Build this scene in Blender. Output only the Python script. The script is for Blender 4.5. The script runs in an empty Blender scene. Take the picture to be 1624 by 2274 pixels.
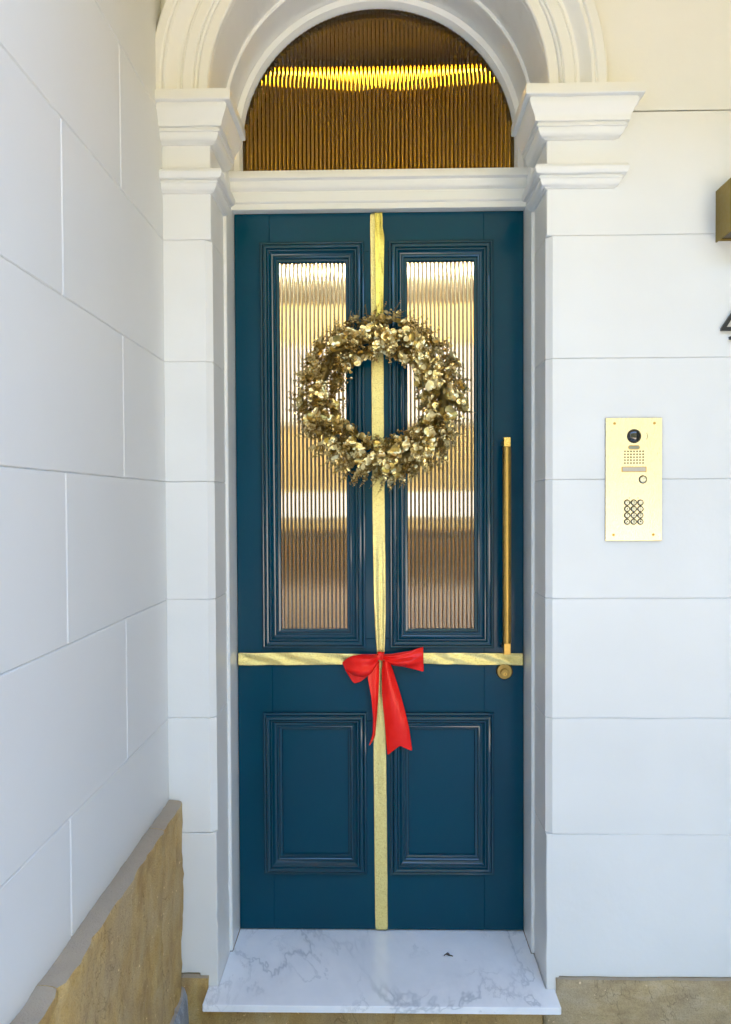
import bpy, bmesh, math, random
from mathutils import Vector, Matrix, noise

# ------------------------------------------------------------------ camera
sc = bpy.context.scene
COL = sc.collection
rad = math.radians
CAM_POS = Vector((0.0, -2.2, 1.4052))
YAW, PITCH, ROLL = rad(-1.145), rad(-1.271), rad(-0.27)
fw = Vector((math.sin(YAW)*math.cos(PITCH), math.cos(YAW)*math.cos(PITCH), math.sin(PITCH)))
rt = Vector((math.cos(YAW), -math.sin(YAW), 0))
up = rt.cross(fw)
r2 = math.cos(ROLL)*rt + math.sin(ROLL)*up
u2 = -math.sin(ROLL)*rt + math.cos(ROLL)*up
cam = bpy.data.cameras.new('camera')
cam.sensor_fit = 'VERTICAL'; cam.sensor_height = 24.0; cam.lens = 24.0*1708/2274
cam.shift_y = 0.0073
cam.clip_start = 0.02; cam.clip_end = 3000
camo = bpy.data.objects.new('camera', cam); COL.objects.link(camo)
m = Matrix(((r2.x, u2.x, -fw.x, CAM_POS.x), (r2.y, u2.y, -fw.y, CAM_POS.y), (r2.z, u2.z, -fw.z, CAM_POS.z), (0, 0, 0, 1)))
camo.matrix_world = m
sc.camera = camo

# ------------------------------------------------------------------ sky, sun, exposure
SUN_EL, SUN_AZ = rad(52), rad(20)        # azimuth clockwise from +Y: behind the house, so the front stands in open shade
world = bpy.data.worlds.new('World'); sc.world = world; world.use_nodes = True
wn = world.node_tree; wn.nodes.clear()
wo = wn.nodes.new('ShaderNodeOutputWorld'); wb = wn.nodes.new('ShaderNodeBackground'); ws = wn.nodes.new('ShaderNodeTexSky')
ws.sky_type = 'NISHITA'; ws.sun_disc = False; ws.sun_elevation = SUN_EL; ws.sun_rotation = SUN_AZ
ws.air_density = 1.0; ws.dust_density = 1.0; ws.ozone_density = 1.0
wb.inputs['Strength'].default_value = 0.15
wn.links.new(ws.outputs[0], wb.inputs[0]); wn.links.new(wb.outputs[0], wo.inputs[0])
sun = bpy.data.lights.new('sun', 'SUN'); sun.energy = 5.0; sun.angle = rad(.5); sun.color = (1, .94, .84)
suno = bpy.data.objects.new('sun', sun); COL.objects.link(suno)
sd = Vector((math.sin(SUN_AZ)*math.cos(SUN_EL), math.cos(SUN_AZ)*math.cos(SUN_EL), math.sin(SUN_EL)))
suno.rotation_euler = sd.to_track_quat('Z', 'Y').to_euler(); suno.location = (0, -6, 8)
sc.view_settings.view_transform = 'Standard'; sc.view_settings.look = 'None'
sc.view_settings.gamma = 1.0; sc.view_settings.use_curve_mapping = False
sc.view_settings.exposure = 3.88
sc.view_settings.use_white_balance = True; sc.view_settings.white_balance_temperature = 6380; sc.view_settings.white_balance_tint = 10
sc.render.engine = 'CYCLES'
sc.cycles.use_denoising = True
sc.cycles.max_bounces = 14; sc.cycles.transmission_bounces = 10; sc.cycles.glossy_bounces = 6; sc.cycles.diffuse_bounces = 6
sc.cycles.sample_clamp_indirect = 6.0
sc.cycles.caustics_reflective = False; sc.cycles.caustics_refractive = False

random.seed(11)

# ------------------------------------------------------------------ helpers
def tag(o, label, cat=None, group=None, kind=None):
    if label: o['label'] = label
    if cat: o['category'] = cat
    if group: o['group'] = group
    if kind: o['kind'] = kind
    return o

def empty(name, loc, label, cat, group=None):
    o = bpy.data.objects.new(name, None); COL.objects.link(o); o.location = loc
    o.empty_display_size = .05
    return tag(o, label, cat, group)

def mesh_of(verts, faces, smooth=False):
    me = bpy.data.meshes.new('mesh'); me.from_pydata([tuple(v) for v in verts], [], faces); me.update()
    if smooth:
        for p in me.polygons: p.use_smooth = True
    return me

def link(name, me, mat, parent=None):
    """geometry is given in world coordinates; a child is shifted by its thing's base"""
    o = bpy.data.objects.new(name, me); COL.objects.link(o)
    if mat is not None and not me.materials: me.materials.append(mat)
    if parent is not None:
        o.parent = parent
        b = Vector((0, 0, 0)); q = parent
        while q is not None: b = b + q.location; q = q.parent
        o.location = -b
    return o

class MB:
    def __init__(s): s.v = []; s.f = []
    def ring_loft(s, rings, closed=True, cap=True):
        base = len(s.v); n = len(rings[0])
        for r in rings: s.v += [Vector(p) for p in r]
        for i in range(len(rings)-1):
            for j in range(n if closed else n-1):
                k = (j+1) % n
                s.f.append((base+i*n+j, base+i*n+k, base+(i+1)*n+k, base+(i+1)*n+j))
        if cap:
            s.f.append(tuple(base+j for j in reversed(range(n))))
            s.f.append(tuple(base+(len(rings)-1)*n+j for j in range(n)))
        return s
    def box(s, x0, x1, y0, y1, z0, z1, b=0.0):
        if b <= 0:
            return s.ring_loft([[(x0,y0,z0),(x1,y0,z0),(x1,y1,z0),(x0,y1,z0)], [(x0,y0,z1),(x1,y0,z1),(x1,y1,z1),(x0,y1,z1)]])
        pl = [(x0+b,y0),(x1-b,y0),(x1,y0+b),(x1,y1-b),(x1-b,y1),(x0+b,y1),(x0,y1-b),(x0,y0+b)]
        ins = [(min(max(x, x0+b), x1-b), min(max(y, y0+b), y1-b)) for x, y in pl]
        return s.ring_loft([[(x,y,z0) for x,y in ins], [(x,y,z0+b) for x,y in pl], [(x,y,z1-b) for x,y in pl], [(x,y,z1) for x,y in ins]])
    def cyl(s, p0, p1, r0, r1=None, n=24, bev=0.0):
        r1 = r0 if r1 is None else r1
        p0, p1 = Vector(p0), Vector(p1); d = (p1-p0).normalized(); L = (p1-p0).length
        a = d.orthogonal().normalized(); c = d.cross(a)
        def ring(t, r): return [p0+d*t+(a*math.cos(2*math.pi*i/n)+c*math.sin(2*math.pi*i/n))*r for i in range(n)]
        if bev > 0: rs = [ring(0, r0-bev), ring(bev, r0), ring(L-bev, r1), ring(L, r1-bev)]
        else: rs = [ring(0, r0), ring(L, r1)]
        return s.ring_loft(rs)
    def tube(s, pts, rr, n=6):
        pts = [Vector(p) for p in pts]; rings = []
        for i, p in enumerate(pts):
            d = (pts[min(i+1, len(pts)-1)]-pts[max(i-1, 0)]).normalized()
            a = d.cross(Vector((.13, .91, .37))).normalized(); c = d.cross(a)
            r = rr[i] if isinstance(rr, (list, tuple)) else rr
            rings.append([p+(a*math.cos(2*math.pi*k/n)+c*math.sin(2*math.pi*k/n))*r for k in range(n)])
        return s.ring_loft(rings)
    def mesh(s, smooth=False, angle=None):
        me = mesh_of(s.v, s.f, smooth or angle is not None)
        bm = bmesh.new(); bm.from_mesh(me)
        bmesh.ops.recalc_face_normals(bm, faces=bm.faces)
        if angle is not None:
            for e in bm.edges:
                if len(e.link_faces) == 2 and e.calc_face_angle(0) > rad(angle): e.smooth = False
        bm.to_mesh(me); bm.free()
        return me
    def build(s, name, mat, parent=None, smooth=False, angle=None):
        return link(name, s.mesh(smooth, angle), mat, parent)

def inset(poly, d):
    n = len(poly); A = sum(poly[i][0]*poly[(i+1)%n][1]-poly[(i+1)%n][0]*poly[i][1] for i in range(n))
    sg = 1 if A > 0 else -1; out = []
    for i in range(n):
        p0, p1, p2 = Vector(poly[i-1]), Vector(poly[i]), Vector(poly[(i+1)%n])
        e1 = (p1-p0).normalized(); e2 = (p2-p1).normalized()
        n1 = Vector((-e1.y, e1.x))*sg; n2 = Vector((-e2.y, e2.x))*sg
        mm = n1+n2
        if mm.length < 1e-6: mm = n1
        mm.normalize(); k = max(.35, mm.dot(n1))
        out.append(tuple(p1+mm*(d/k)))
    return out

def subdiv_poly(poly, step):
    out = []
    for i in range(len(poly)):
        a, b = Vector(poly[i]), Vector(poly[(i+1) % len(poly)])
        k = max(1, int(round((b-a).length/step)))
        for j in range(k): out.append(tuple(a.lerp(b, j/k)))
    return out

def nz(x, y, z, s=1.0): return noise.noise(Vector((x*s, y*s, z*s)))

def block_z(plan, z0, z1, bev, seed, wob=.0014):
    """one coursed block: plan outline raised between two joints, arrises eased, joints not dead straight"""
    pl = subdiv_poly(plan, .09); ins = inset(pl, min(bev, .0026))
    w0 = [nz(x*9, y*9, z0*7+seed)*wob for x, y in pl]; w1 = [nz(x*9, y*9, z1*7+seed+.3)*wob for x, y in pl]
    return MB().ring_loft([[(p[0], p[1], z0+.0003) for p in ins], [(p[0], p[1], z0+bev+a) for p, a in zip(pl, w0)],
                           [(p[0], p[1], z1-bev+a) for p, a in zip(pl, w1)], [(p[0], p[1], z1-.0003) for p in ins]])

def block_y(poly, y0, y1, bev, step=.06, jit=.0):
    """a piece drawn in elevation (x,z), front at y0"""
    pl = subdiv_poly(poly, step)
    if jit: pl = [(x+nz(x*30, 1.7, z*30)*jit, z+nz(x*30, 8.2, z*30)*jit) for x, z in pl]
    ins = inset(pl, bev)
    return MB().ring_loft([[(x, y0, z) for x, z in ins], [(x, y0+bev, z) for x, z in pl], [(x, y1, z) for x, z in pl]])

def sweep_plan(prof, path, normals):
    """prof [(o,z)] carried along plan path points with given (already mitred) outward vectors"""
    rings = []
    for (px, py), (nx, ny) in zip(path, normals):
        rings.append([(px+nx*o, py+ny*o, z) for o, z in prof])
    return MB().ring_loft(rings)

def frame_sweep(prof, x0, x1, z0, z1, yface):
    """mitred rectangular frame: prof [(d inwards from the outer edge, h proud of yface)]"""
    rings = []
    for cx, cz, sx, sz in ((x0, z0, 1, 1), (x1, z0, -1, 1), (x1, z1, -1, -1), (x0, z1, 1, -1)):
        rings.append([(cx+sx*d, yface-h, cz+sz*d) for d, h in prof])
    b = MB(); b.ring_loft(rings+[rings[0]], closed=False, cap=False); return b

# ------------------------------------------------------------------ materials
def mat(name):
    mt = bpy.data.materials.new(name); mt.use_nodes = True
    nt = mt.node_tree; b = nt.nodes['Principled BSDF']
    return mt, nt, b
def N(nt, t, **kw):
    n = nt.nodes.new(t)
    for k, v in kw.items():
        if k in n.inputs: n.inputs[k].default_value = v
        else: setattr(n, k, v)
    return n
def coords(nt, scale=(1, 1, 1), kind='Object'):
    tc = N(nt, 'ShaderNodeTexCoord'); mp = N(nt, 'ShaderNodeMapping'); mp.inputs['Scale'].default_value = scale
    if kind == 'World':
        g = N(nt, 'ShaderNodeNewGeometry'); nt.links.new(g.outputs['Position'], mp.inputs[0])
    else: nt.links.new(tc.outputs[kind], mp.inputs[0])
    return mp.outputs[0]
def noise_tex(nt, vec, scale, detail=4, rough=.55, dist=0):
    n = N(nt, 'ShaderNodeTexNoise'); n.inputs['Scale'].default_value = scale; n.inputs['Detail'].default_value = detail
    n.inputs['Roughness'].default_value = rough; n.inputs['Distortion'].default_value = dist
    nt.links.new(vec, n.inputs['Vector']); return n.outputs['Fac']
def ramp(nt, fac, stops):
    r = N(nt, 'ShaderNodeValToRGB'); e = r.color_ramp.elements
    while len(e) < len(stops): e.new(.5)
    for el, (p, c) in zip(e, stops): el.position = p; el.color = (*c, 1) if len(c) == 3 else c
    nt.links.new(fac, r.inputs[0]); return r.outputs[0]
def bump(nt, b, h, strength, dist, prev=None):
    n = N(nt, 'ShaderNodeBump'); n.inputs['Strength'].default_value = strength; n.inputs['Distance'].default_value = dist
    nt.links.new(h, n.inputs['Height'])
    if prev is not None: nt.links.new(prev, n.inputs['Normal'])
    nt.links.new(n.outputs[0], b.inputs['Normal']); return n.outputs[0]
def mixc(nt, fac, a, bb, mode='MIX'):
    n = N(nt, 'ShaderNodeMix', data_type='RGBA', blend_type=mode)
    for s, v in ((0, fac), (6, a), (7, bb)):
        if hasattr(v, 'links') or hasattr(v, 'is_output'): nt.links.new(v, n.inputs[s])
        else: n.inputs[s].default_value = v if s == 0 else (*v, 1)
    return n.outputs[2]

def painted(name, col, rough, bump_s, brush=(1, 1, 1), var=.04, bscale=60, spec=.5, dist=.002):
    mt, nt, b = mat(name)
    v = coords(nt, (1, 1, 1), 'World'); vb = coords(nt, brush, 'World')
    big = noise_tex(nt, v, 2.3, 3); c = ramp(nt, big, [(.3, tuple(x*(1-var) for x in col)), (.7, tuple(min(1, x*(1+var)) for x in col))])
    sp = noise_tex(nt, v, 140, 2)
    c2 = mixc(nt, ramp(nt, sp, [(.74, (0, 0, 0)), (.82, (.0, .0, .0))]), c, tuple(x*.8 for x in col))
    nt.links.new(c2, b.inputs['Base Color'])
    fine = noise_tex(nt, vb, bscale, 5, .6); lump = noise_tex(nt, v, 7, 3, .5)
    rr = ramp(nt, fine, [(.3, (rough*.96,)*3), (.7, (min(1, rough*1.05),)*3)]); nt.links.new(rr, b.inputs['Roughness'])
    p = bump(nt, b, lump, bump_s*.6, dist*4); bump(nt, b, fine, bump_s, dist, p)
    b.inputs['Specular IOR Level'].default_value = spec
    return mt

M = {}
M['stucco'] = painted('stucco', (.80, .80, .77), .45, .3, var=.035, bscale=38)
M['stucco_side_shade'] = painted('stucco_side_shade', (.68, .69, .68), .46, .05, (1, 1, 1), var=.015, bscale=18)  # same white paint as the front, darkened to carry this side's shade
M['mould'] = painted('moulding_paint', (.80, .80, .77), .38, .16, var=.02, bscale=38, dist=.003)
M['frame'] = painted('frame_paint', (.84, .84, .81), .30, .004, (1, 1, 1), var=.015, bscale=30)
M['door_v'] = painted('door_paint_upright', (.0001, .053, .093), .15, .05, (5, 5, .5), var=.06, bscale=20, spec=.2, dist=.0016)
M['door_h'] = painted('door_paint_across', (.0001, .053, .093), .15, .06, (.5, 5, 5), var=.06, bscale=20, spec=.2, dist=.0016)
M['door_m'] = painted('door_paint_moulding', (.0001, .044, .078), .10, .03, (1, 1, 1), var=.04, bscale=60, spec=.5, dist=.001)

def metal(name, col, rough, brush=None, bs=.15):
    mt, nt, b = mat(name)
    b.inputs['Metallic'].default_value = 1
    v = coords(nt, brush or (1, 1, 1), 'World'); f = noise_tex(nt, v, 90, 4)
    nt.links.new(ramp(nt, f, [(.25, tuple(x*.82 for x in col)), (.75, col)]), b.inputs['Base Color'])
    nt.links.new(ramp(nt, f, [(.3, (rough*.8,)*3), (.7, (rough*1.25,)*3)]), b.inputs['Roughness'])
    bump(nt, b, f, bs, .0006)
    return mt
M['brass'] = metal('aged_brass', (.58, .37, .10), .33, None, .02)
M['brass_light'] = metal('bright_brass', (.86, .60, .20), .25)
M['plate'] = metal('brushed_plate_brass', (.93, .83, .60), .30, (30, 1, 1), .10)
M['steel'] = metal('button_steel', (.72, .72, .70), .22)
M['bronze'] = metal('bronze_lamp', (.30, .215, .05), .42, None, .03)
def plain(name, col, rough, spec=.5, metallic=0):
    mt, nt, b = mat(name); v = coords(nt, (1, 1, 1)); f = noise_tex(nt, v, 80, 3)
    nt.links.new(ramp(nt, f, [(.3, tuple(x*.88 for x in col)), (.7, col)]), b.inputs['Base Color'])
    b.inputs['Roughness'].default_value = rough; b.inputs['Specular IOR Level'].default_value = spec; b.inputs['Metallic'].default_value = metallic
    return mt
M['black'] = plain('black_plastic', (.012, .012, .012), .25)
M['dark_hole'] = plain('dark_hole', (.03, .022, .01), .7)
M['lens'] = plain('lens_black', (.006, .007, .007), .04, .8)
M['number'] = plain('number_black', (.012, .014, .014), .4)
M['sensor'] = plain('sensor_window', (.32, .33, .24), .2)
M['label_card'] = plain('name_card', (.62, .55, .45), .3)

# gold glitter ribbon
def ribbon_mat(name, col, glit):
    mt, nt, b = mat(name)
    v = coords(nt, (1, 1, 1), 'World')
    vo = N(nt, 'ShaderNodeTexVoronoi'); vo.inputs['Scale'].default_value = 620; nt.links.new(v, vo.inputs['Vector'])
    sep = N(nt, 'ShaderNodeSeparateColor'); nt.links.new(vo.outputs['Color'], sep.inputs[0])
    c = ramp(nt, sep.outputs[0], [(.0, tuple(x*.45 for x in col)), (.28, tuple(x*.9 for x in col)), (.8, col), (1, tuple(min(1, x*1.1) for x in col))])
    nt.links.new(c, b.inputs['Base Color'])
    b.inputs['Metallic'].default_value = .6; b.inputs['Roughness'].default_value = .27
    weave = noise_tex(nt, coords(nt, (1, 1, 2.5), 'World'), 160, 2)
    p = bump(nt, b, weave, .25, .001); bump(nt, b, sep.outputs[1], glit, .0012, p)
    return mt
M['ribbon'] = ribbon_mat('gold_ribbon', (1.0, .83, .32), .45)
M['ribbon_satin'] = ribbon_mat('gold_satin', (.98, .80, .16), .12)

mt, nt, b = mat('red_satin'); M['red'] = mt
v = coords(nt, (1, 1, 1), 'World'); f = noise_tex(nt, v, 420, 2)
nt.links.new(ramp(nt, noise_tex(nt, v, 30, 2), [(.3, (.94, .014, .010)), (.7, (.98, .022, .015))]), b.inputs['Base Color'])
b.inputs['Roughness'].default_value = .24; b.inputs['Specular IOR Level'].default_value = .6; b.inputs['Specular Tint'].default_value = (1, .4, .35, 1)
wr_ = noise_tex(nt, coords(nt, (1.6, 1, .35), 'World'), 34, 2); pw = bump(nt, b, wr_, .35, .006)
bump(nt, b, f, .05, .0005, pw)

mt, nt, b = mat('gold_leaf'); M['leaf'] = mt
oi = N(nt, 'ShaderNodeObjectInfo'); v = coords(nt, (1, 1, 1), 'World')
n1 = noise_tex(nt, v, 34, 3); mth = N(nt, 'ShaderNodeMath', operation='ADD'); nt.links.new(oi.outputs['Random'], mth.inputs[0]); nt.links.new(n1, mth.inputs[1])
mt2 = N(nt, 'ShaderNodeMath', operation='MULTIPLY'); nt.links.new(mth.outputs[0], mt2.inputs[0]); mt2.inputs[1].default_value = .55
nt.links.new(ramp(nt, mt2.outputs[0], [(.1, (.15, .095, .016)), (.45, (.44, .315, .085)), (.85, (.95, .80, .42))]), b.inputs['Base Color'])
b.inputs['Metallic'].default_value = .9; b.inputs['Roughness'].default_value = .24
bump(nt, b, noise_tex(nt, v, 420, 2), .35, .0008)
M['twig'] = plain('gold_twig', (.20, .14, .04), .45, metallic=.6)

# marble
mt, nt, b = mat('marble'); M['marble'] = mt
v = coords(nt, (1, 1.0, 1), 'World')
cl = ramp(nt, noise_tex(nt, v, 5, 5, .6), [(.35, (.88, .89, .90)), (.6, (.95, .95, .95))])
def vein(scale, dist, lo, hi, off):
    mp = N(nt, 'ShaderNodeMapping'); mp.inputs['Location'].default_value = off; mp.inputs['Scale'].default_value = (1, .55, 1); mp.inputs['Rotation'].default_value = (0, 0, .4); nt.links.new(v, mp.inputs[0])
    n = noise_tex(nt, mp.outputs[0], scale, 6, .62, dist)
    a = N(nt, 'ShaderNodeMath', operation='SUBTRACT'); nt.links.new(n, a.inputs[0]); a.inputs[1].default_value = .5
    ab = N(nt, 'ShaderNodeMath', operation='ABSOLUTE'); nt.links.new(a.outputs[0], ab.inputs[0])
    return ramp(nt, ab.outputs[0], [(lo, (1, 1, 1)), (hi, (0, 0, 0))])
gate = ramp(nt, noise_tex(nt, v, 3.0, 2), [(.40, (0, 0, 0)), (.58, (1, 1, 1))])
vv = mixc(nt, 1.0, vein(1.7, .55, .0, .011, (3, 1, 0)), gate, 'MULTIPLY')
c = mixc(nt, vv, cl, (.58, .60, .62))
gate2 = ramp(nt, noise_tex(nt, v, 5.0, 2), [(.45, (0, 0, 0)), (.6, (.45, .45, .45))])
v2 = mixc(nt, 1.0, vein(4.2, .7, .0, .016, (7, 2, 0)), gate2, 'MULTIPLY')
soft = mixc(nt, 1.0, vein(1.7, .55, .0, .06, (3, 1, 0)), (.28, .28, .28), 'MULTIPLY')
c = mixc(nt, soft, c, (.70, .72, .75))
nt.links.new(mixc(nt, v2, c, (.55, .57, .59)), b.inputs['Base Color']); b.inputs['Roughness'].default_value = .22

# sandstone
def sandstone(name, ca, cb, cc, stretch, rough=.9):
    mt, nt, b = mat(name)
    v = coords(nt, stretch, 'World'); vr = coords(nt, (1, 1, 1), 'World')
    a = noise_tex(nt, v, 9, 6, .65, .4); bb = noise_tex(nt, vr, 3.2, 4, .6)
    c1 = ramp(nt, a, [(.28, ca), (.5, cb), (.74, cc)])
    c2 = mixc(nt, ramp(nt, bb, [(.42, (0, 0, 0)), (.66, (.6, .6, .6))]), c1, tuple(.55*x+.10 for x in cc))
    fine = noise_tex(nt, vr, 260, 3, .7)
    c3 = mixc(nt, ramp(nt, fine, [(.3, (.35, .35, .35)), (.55, (0, 0, 0))]), c2, tuple(x*.55 for x in ca))
    mpv = N(nt, 'ShaderNodeMapping'); mpv.inputs['Rotation'].default_value = (.9, 0, .3); mpv.inputs['Scale'].default_value = (1, 1, .35); nt.links.new(vr, mpv.inputs[0])
    cn = noise_tex(nt, mpv.outputs[0], 5, 5, .6, .6); sb = N(nt, 'ShaderNodeMath', operation='SUBTRACT'); nt.links.new(cn, sb.inputs[0]); sb.inputs[1].default_value = .53
    ab_ = N(nt, 'ShaderNodeMath', operation='ABSOLUTE'); nt.links.new(sb.outputs[0], ab_.inputs[0])
    crk = ramp(nt, ab_.outputs[0], [(.0, (.5, .5, .5)), (.0028, (0, 0, 0))])
    c3 = mixc(nt, crk, c3, tuple(x*.35 for x in ca))                                                              # hairline bedding cracks
    chips = ramp(nt, noise_tex(nt, vr, 75, 2), [(.70, (0, 0, 0)), (.74, (.8, .8, .8))])
    c3 = mixc(nt, chips, c3, tuple(min(1, x*1.35) for x in cc))
    gn = N(nt, 'ShaderNodeNewGeometry'); sx = N(nt, 'ShaderNodeSeparateXYZ'); nt.links.new(gn.outputs['True Normal'], sx.inputs[0])
    c3 = mixc(nt, ramp(nt, sx.outputs[2], [(.55, (0, 0, 0)), (.85, (.85, .85, .85))]), c3, (.45, .375, .29))       # lichen-grey weathered ledges
    nt.links.new(c3, b.inputs['Base Color']); b.inputs['Roughness'].default_value = rough; b.inputs['Specular IOR Level'].default_value = .25
    p = bump(nt, b, a, .8, .012); p = bump(nt, b, fine, .9, .004, p)
    return mt
M['stone_o'] = sandstone('sandstone_orange', (.37, .22, .075), (.58, .385, .135), (.68, .51, .26), (1.5, 1.5, .8))
M['stone_b'] = sandstone('sandstone_buff', (.38, .26, .13), (.58, .44, .235), (.70, .57, .36), (1.2, 1.2, 2.4))
M['cement'] = sandstone('grey_cement', (.20, .22, .24), (.36, .38, .40), (.60, .63, .66), (6, 6, 1))
M['bounce_floor'] = painted('bounce_floor_tile', (.68, .71, .74), .45, .05)  # pale tone chosen to throw light onto the lower walls
M['asphalt'] = sandstone('asphalt', (.06, .058, .055), (.09, .085, .08), (.12, .115, .105), (1, 1, 1))
M['ceiling'] = painted('warm_bounce_paint', (.78, .57, .20), .5, .05, (1, .1, 1))  # yellow chosen for the warm bounce it throws on the wall tops
M['soil'] = plain('hall_wall_paint', (.62, .47, .27), .6)

def glass(name, col, rough):
    mt, nt, b = mat(name)
    b.inputs['Base Color'].default_value = (*col, 1); b.inputs['Roughness'].default_value = rough
    b.inputs['Transmission Weight'].default_value = 1.0; b.inputs['IOR'].default_value = 1.5
    v = coords(nt, (1, 1, .3), 'World'); bump(nt, b, noise_tex(nt, v, 30, 2), .04, .002)
    return mt
M['glass'] = glass('reeded_glass', (.97, .95, .88), .07)
M['glass_amber'] = glass('amber_reeded_glass', (.46, .25, .012), .03)
def emit(name, col, s):
    mt = bpy.data.materials.new(name); mt.use_nodes = True; nt = mt.node_tree; nt.nodes.clear()
    o = nt.nodes.new('ShaderNodeOutputMaterial'); e = nt.nodes.new('ShaderNodeEmission')
    e.inputs[0].default_value = (*col, 1); e.inputs[1].default_value = s; nt.links.new(e.outputs[0], o.inputs[0]); return mt
M['tube'] = emit('lamp_tube', (1, .92, .74), 6)
M['tube_far'] = emit('far_lamp_tube', (1, .86, .52), 34)
M['daylight'] = emit('window_daylight', (1.0, .90, .76), .15)

# ------------------------------------------------------------------ key dimensions (metres)
PL, PR = -.4805, .4720                 # sides of the masonry opening
XC = (PL+PR)/2; HALF = (PR-PL)/2
XW = -.6169                            # side wall face
YF, YD = .174, .2943                   # front of the frame, face of the door
JOINTS = [.0335, .4491, .7841, 1.128, 1.4674, 1.8104, 2.156, 2.5004]
ZSP = 2.563                            # springing of the arch
TOP = 3.27
XR_END = 3.2

# ------------------------------------------------------------------ ground, and unseen surroundings added to shape the light
g = MB().box(-60, 60, -90, 40, -.5, -.18).build('ground', M['asphalt']); tag(g, None, kind='structure')
pf = MB().box(XW-.2, 2.34, -2.9, -.0, -.3, -.170).build('added_bounce_floor', M['bounce_floor']); tag(pf, None, kind='structure')  # added unseen floor, brightens the lower walls by bounce
pc = MB().box(-.9, 3.3, -1.5, .0, TOP+.002, TOP+.2).build('added_porch_ceiling', M['ceiling']); tag(pc, None, kind='structure')  # unseen, depth and yellow set to shade and warm the wall tops

ew = MB().box(2.35, 2.65, -2.8, -.02, -.2, TOP).build('added_end_wall', M['stone_b']); tag(ew, None, kind='structure')  # added out of view, keeps sideways light off the left wall
us = MB().box(-3.5, 3.5, .0, 6.0, TOP+.004, 12.5).build('added_shade_mass', M['stucco']); tag(us, None, kind='structure')  # added unseen bulk, casts the open shade in front of the door
hg = []
for i in range(81):
    x = -24+.6*i; row = []
    for j in range(13):
        t = j/12
        if t < .4: y, z = -11, -.17+8.4*t/.4
        elif t < .6: y, z = -11-1.6*(t-.4)/.2, 8.23
        else: y, z = -12.6, 8.23-8.4*(t-.6)/.4
        k = .28*nz(x*.9, y*.9, z*.9)+.16*nz(x*3, y*3, z*3)
        row.append((x+k*.4, y+k, z+(k if t > .05 and t < .95 else 0)))
    hg.append(row)
hm = MB().ring_loft(hg, closed=False).build('added_hedge', painted('added_hedge_leaves', (.032, .034, .008), .6, .8, var=.5, bscale=12, dist=.05), smooth=True)
tag(hm, 'tall green hedge added out of view opposite the door to block low sky', 'hedge')  # added unseen, hides the low sky and keeps door reflections dark
# ------------------------------------------------------------------ facade wall
fac = empty('facade_wall', (0, 0, -.17), 'white painted ashlar front wall with the arched doorway opening', 'wall')
CH = .017
for i in range(7):
    z0, z1 = JOINTS[i], JOINTS[i+1]
    ch = CH if i < 6 else .002
    # narrow pier left of the door
    if i == 0:
        blk = block_y([(XW-.05, .036), (-.532, .036), (-.528, -.012), (PL, -.012), (PL, z1-.0004), (XW-.05, z1-.0004)], 0, .1755, .0025, .03, .004)
        bl = link('block', blk.mesh(), M['stucco'], fac)
        blk = block_y([(PR, -.012), (.503, -.012), (.508, .034), (1.36, .034), (1.36, z1-.0004), (PR, z1-.0004)], 0, .1755, .0025, .05, .0025)
        link('block', blk.mesh(), M['stucco'], fac)
    else:
        link('block', block_z([(XW-.05, 0), (PL-ch, 0), (PL, ch), (PL, .1755), (XW-.05, .1755)], z0, z1, .0024, i*3.1).mesh(), M['stucco'], fac)
        link('block', block_z([(PR, .1755), (PR, ch), (PR+ch, 0), (1.36 if i % 2 else 1.72, 0), (1.36 if i % 2 else 1.72, .1755)], z0, z1, .0024, i*4.7).mesh(), M['stucco'], fac)
    xs = (1.36 if (i % 2 or i == 0) else 1.72)
    while xs < XR_END:
        xe = min(xs+.72, XR_END)
        link('block', block_z([(xs, 0), (xe, 0), (xe, .1755), (xs, .1755)], z0, z1, .0024, xs+i).mesh(), M['stucco'], fac); xs = xe
# wall field above the last joint, cut round the arch
b = MB(); z0 = JOINTS[7]+.0008; ns = 48
inner = [(PL, z0)]+[(XC-HALF*math.cos(math.pi*k/ns), ZSP+HALF*math.sin(math.pi*k/ns)) for k in range(ns+1)]+[(PR, z0)]
outer = [(XW-.05, z0)]
for k in range(ns+1):
    t = math.pi*k/ns; dx, dz = -math.cos(t), math.sin(t); best = 1e9
    if dx < -1e-6: best = min(best, (XW-.05-XC)/dx)
    if dx > 1e-6: best = min(best, (1.36-XC)/dx)
    if dz > 1e-6: best = min(best, (TOP-ZSP)/dz)
    outer.append((XC+dx*best, ZSP+dz*best))
outer.append((1.36, z0))
b.ring_loft([[(x, .1755, z) for x, z in inner], [(x, 0, z) for x, z in inner], [(x, 0, z) for x, z in outer], [(x, .1755, z) for x, z in outer]], closed=False, cap=False)
b.f.append((0, len(inner), 2*len(inner), 3*len(inner)))
for cx, cz, k0 in ((XW-.05, TOP, 0), (1.36, TOP, 1)):        # the corners of the field
    arr = [i for i in range(len(outer)-1) if (abs(outer[i][0]-cx) < 1e-6) != (abs(outer[i+1][0]-cx) < 1e-6) and (abs(outer[i][1]-TOP) < 1e-6 or abs(outer[i+1][1]-TOP) < 1e-6)]
    for i in arr:
        base = len(b.v); b.v += [Vector((outer[i][0], 0, outer[i][1])), Vector((outer[i+1][0], 0, outer[i+1][1])), Vector((cx, 0, cz))]
        b.f.append((base, base+1, base+2))
b.build('spandrel_field', M['stucco'], fac)
link('block', block_z([(1.36, 0), (2.2, 0), (2.2, .1755), (1.36, .1755)], z0, TOP, .0024, 9).mesh(), M['stucco'], fac)
link('block', block_z([(2.2, 0), (XR_END, 0), (XR_END, .1755), (2.2, .1755)], z0, TOP, .0024, 19).mesh(), M['stucco'], fac)

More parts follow.
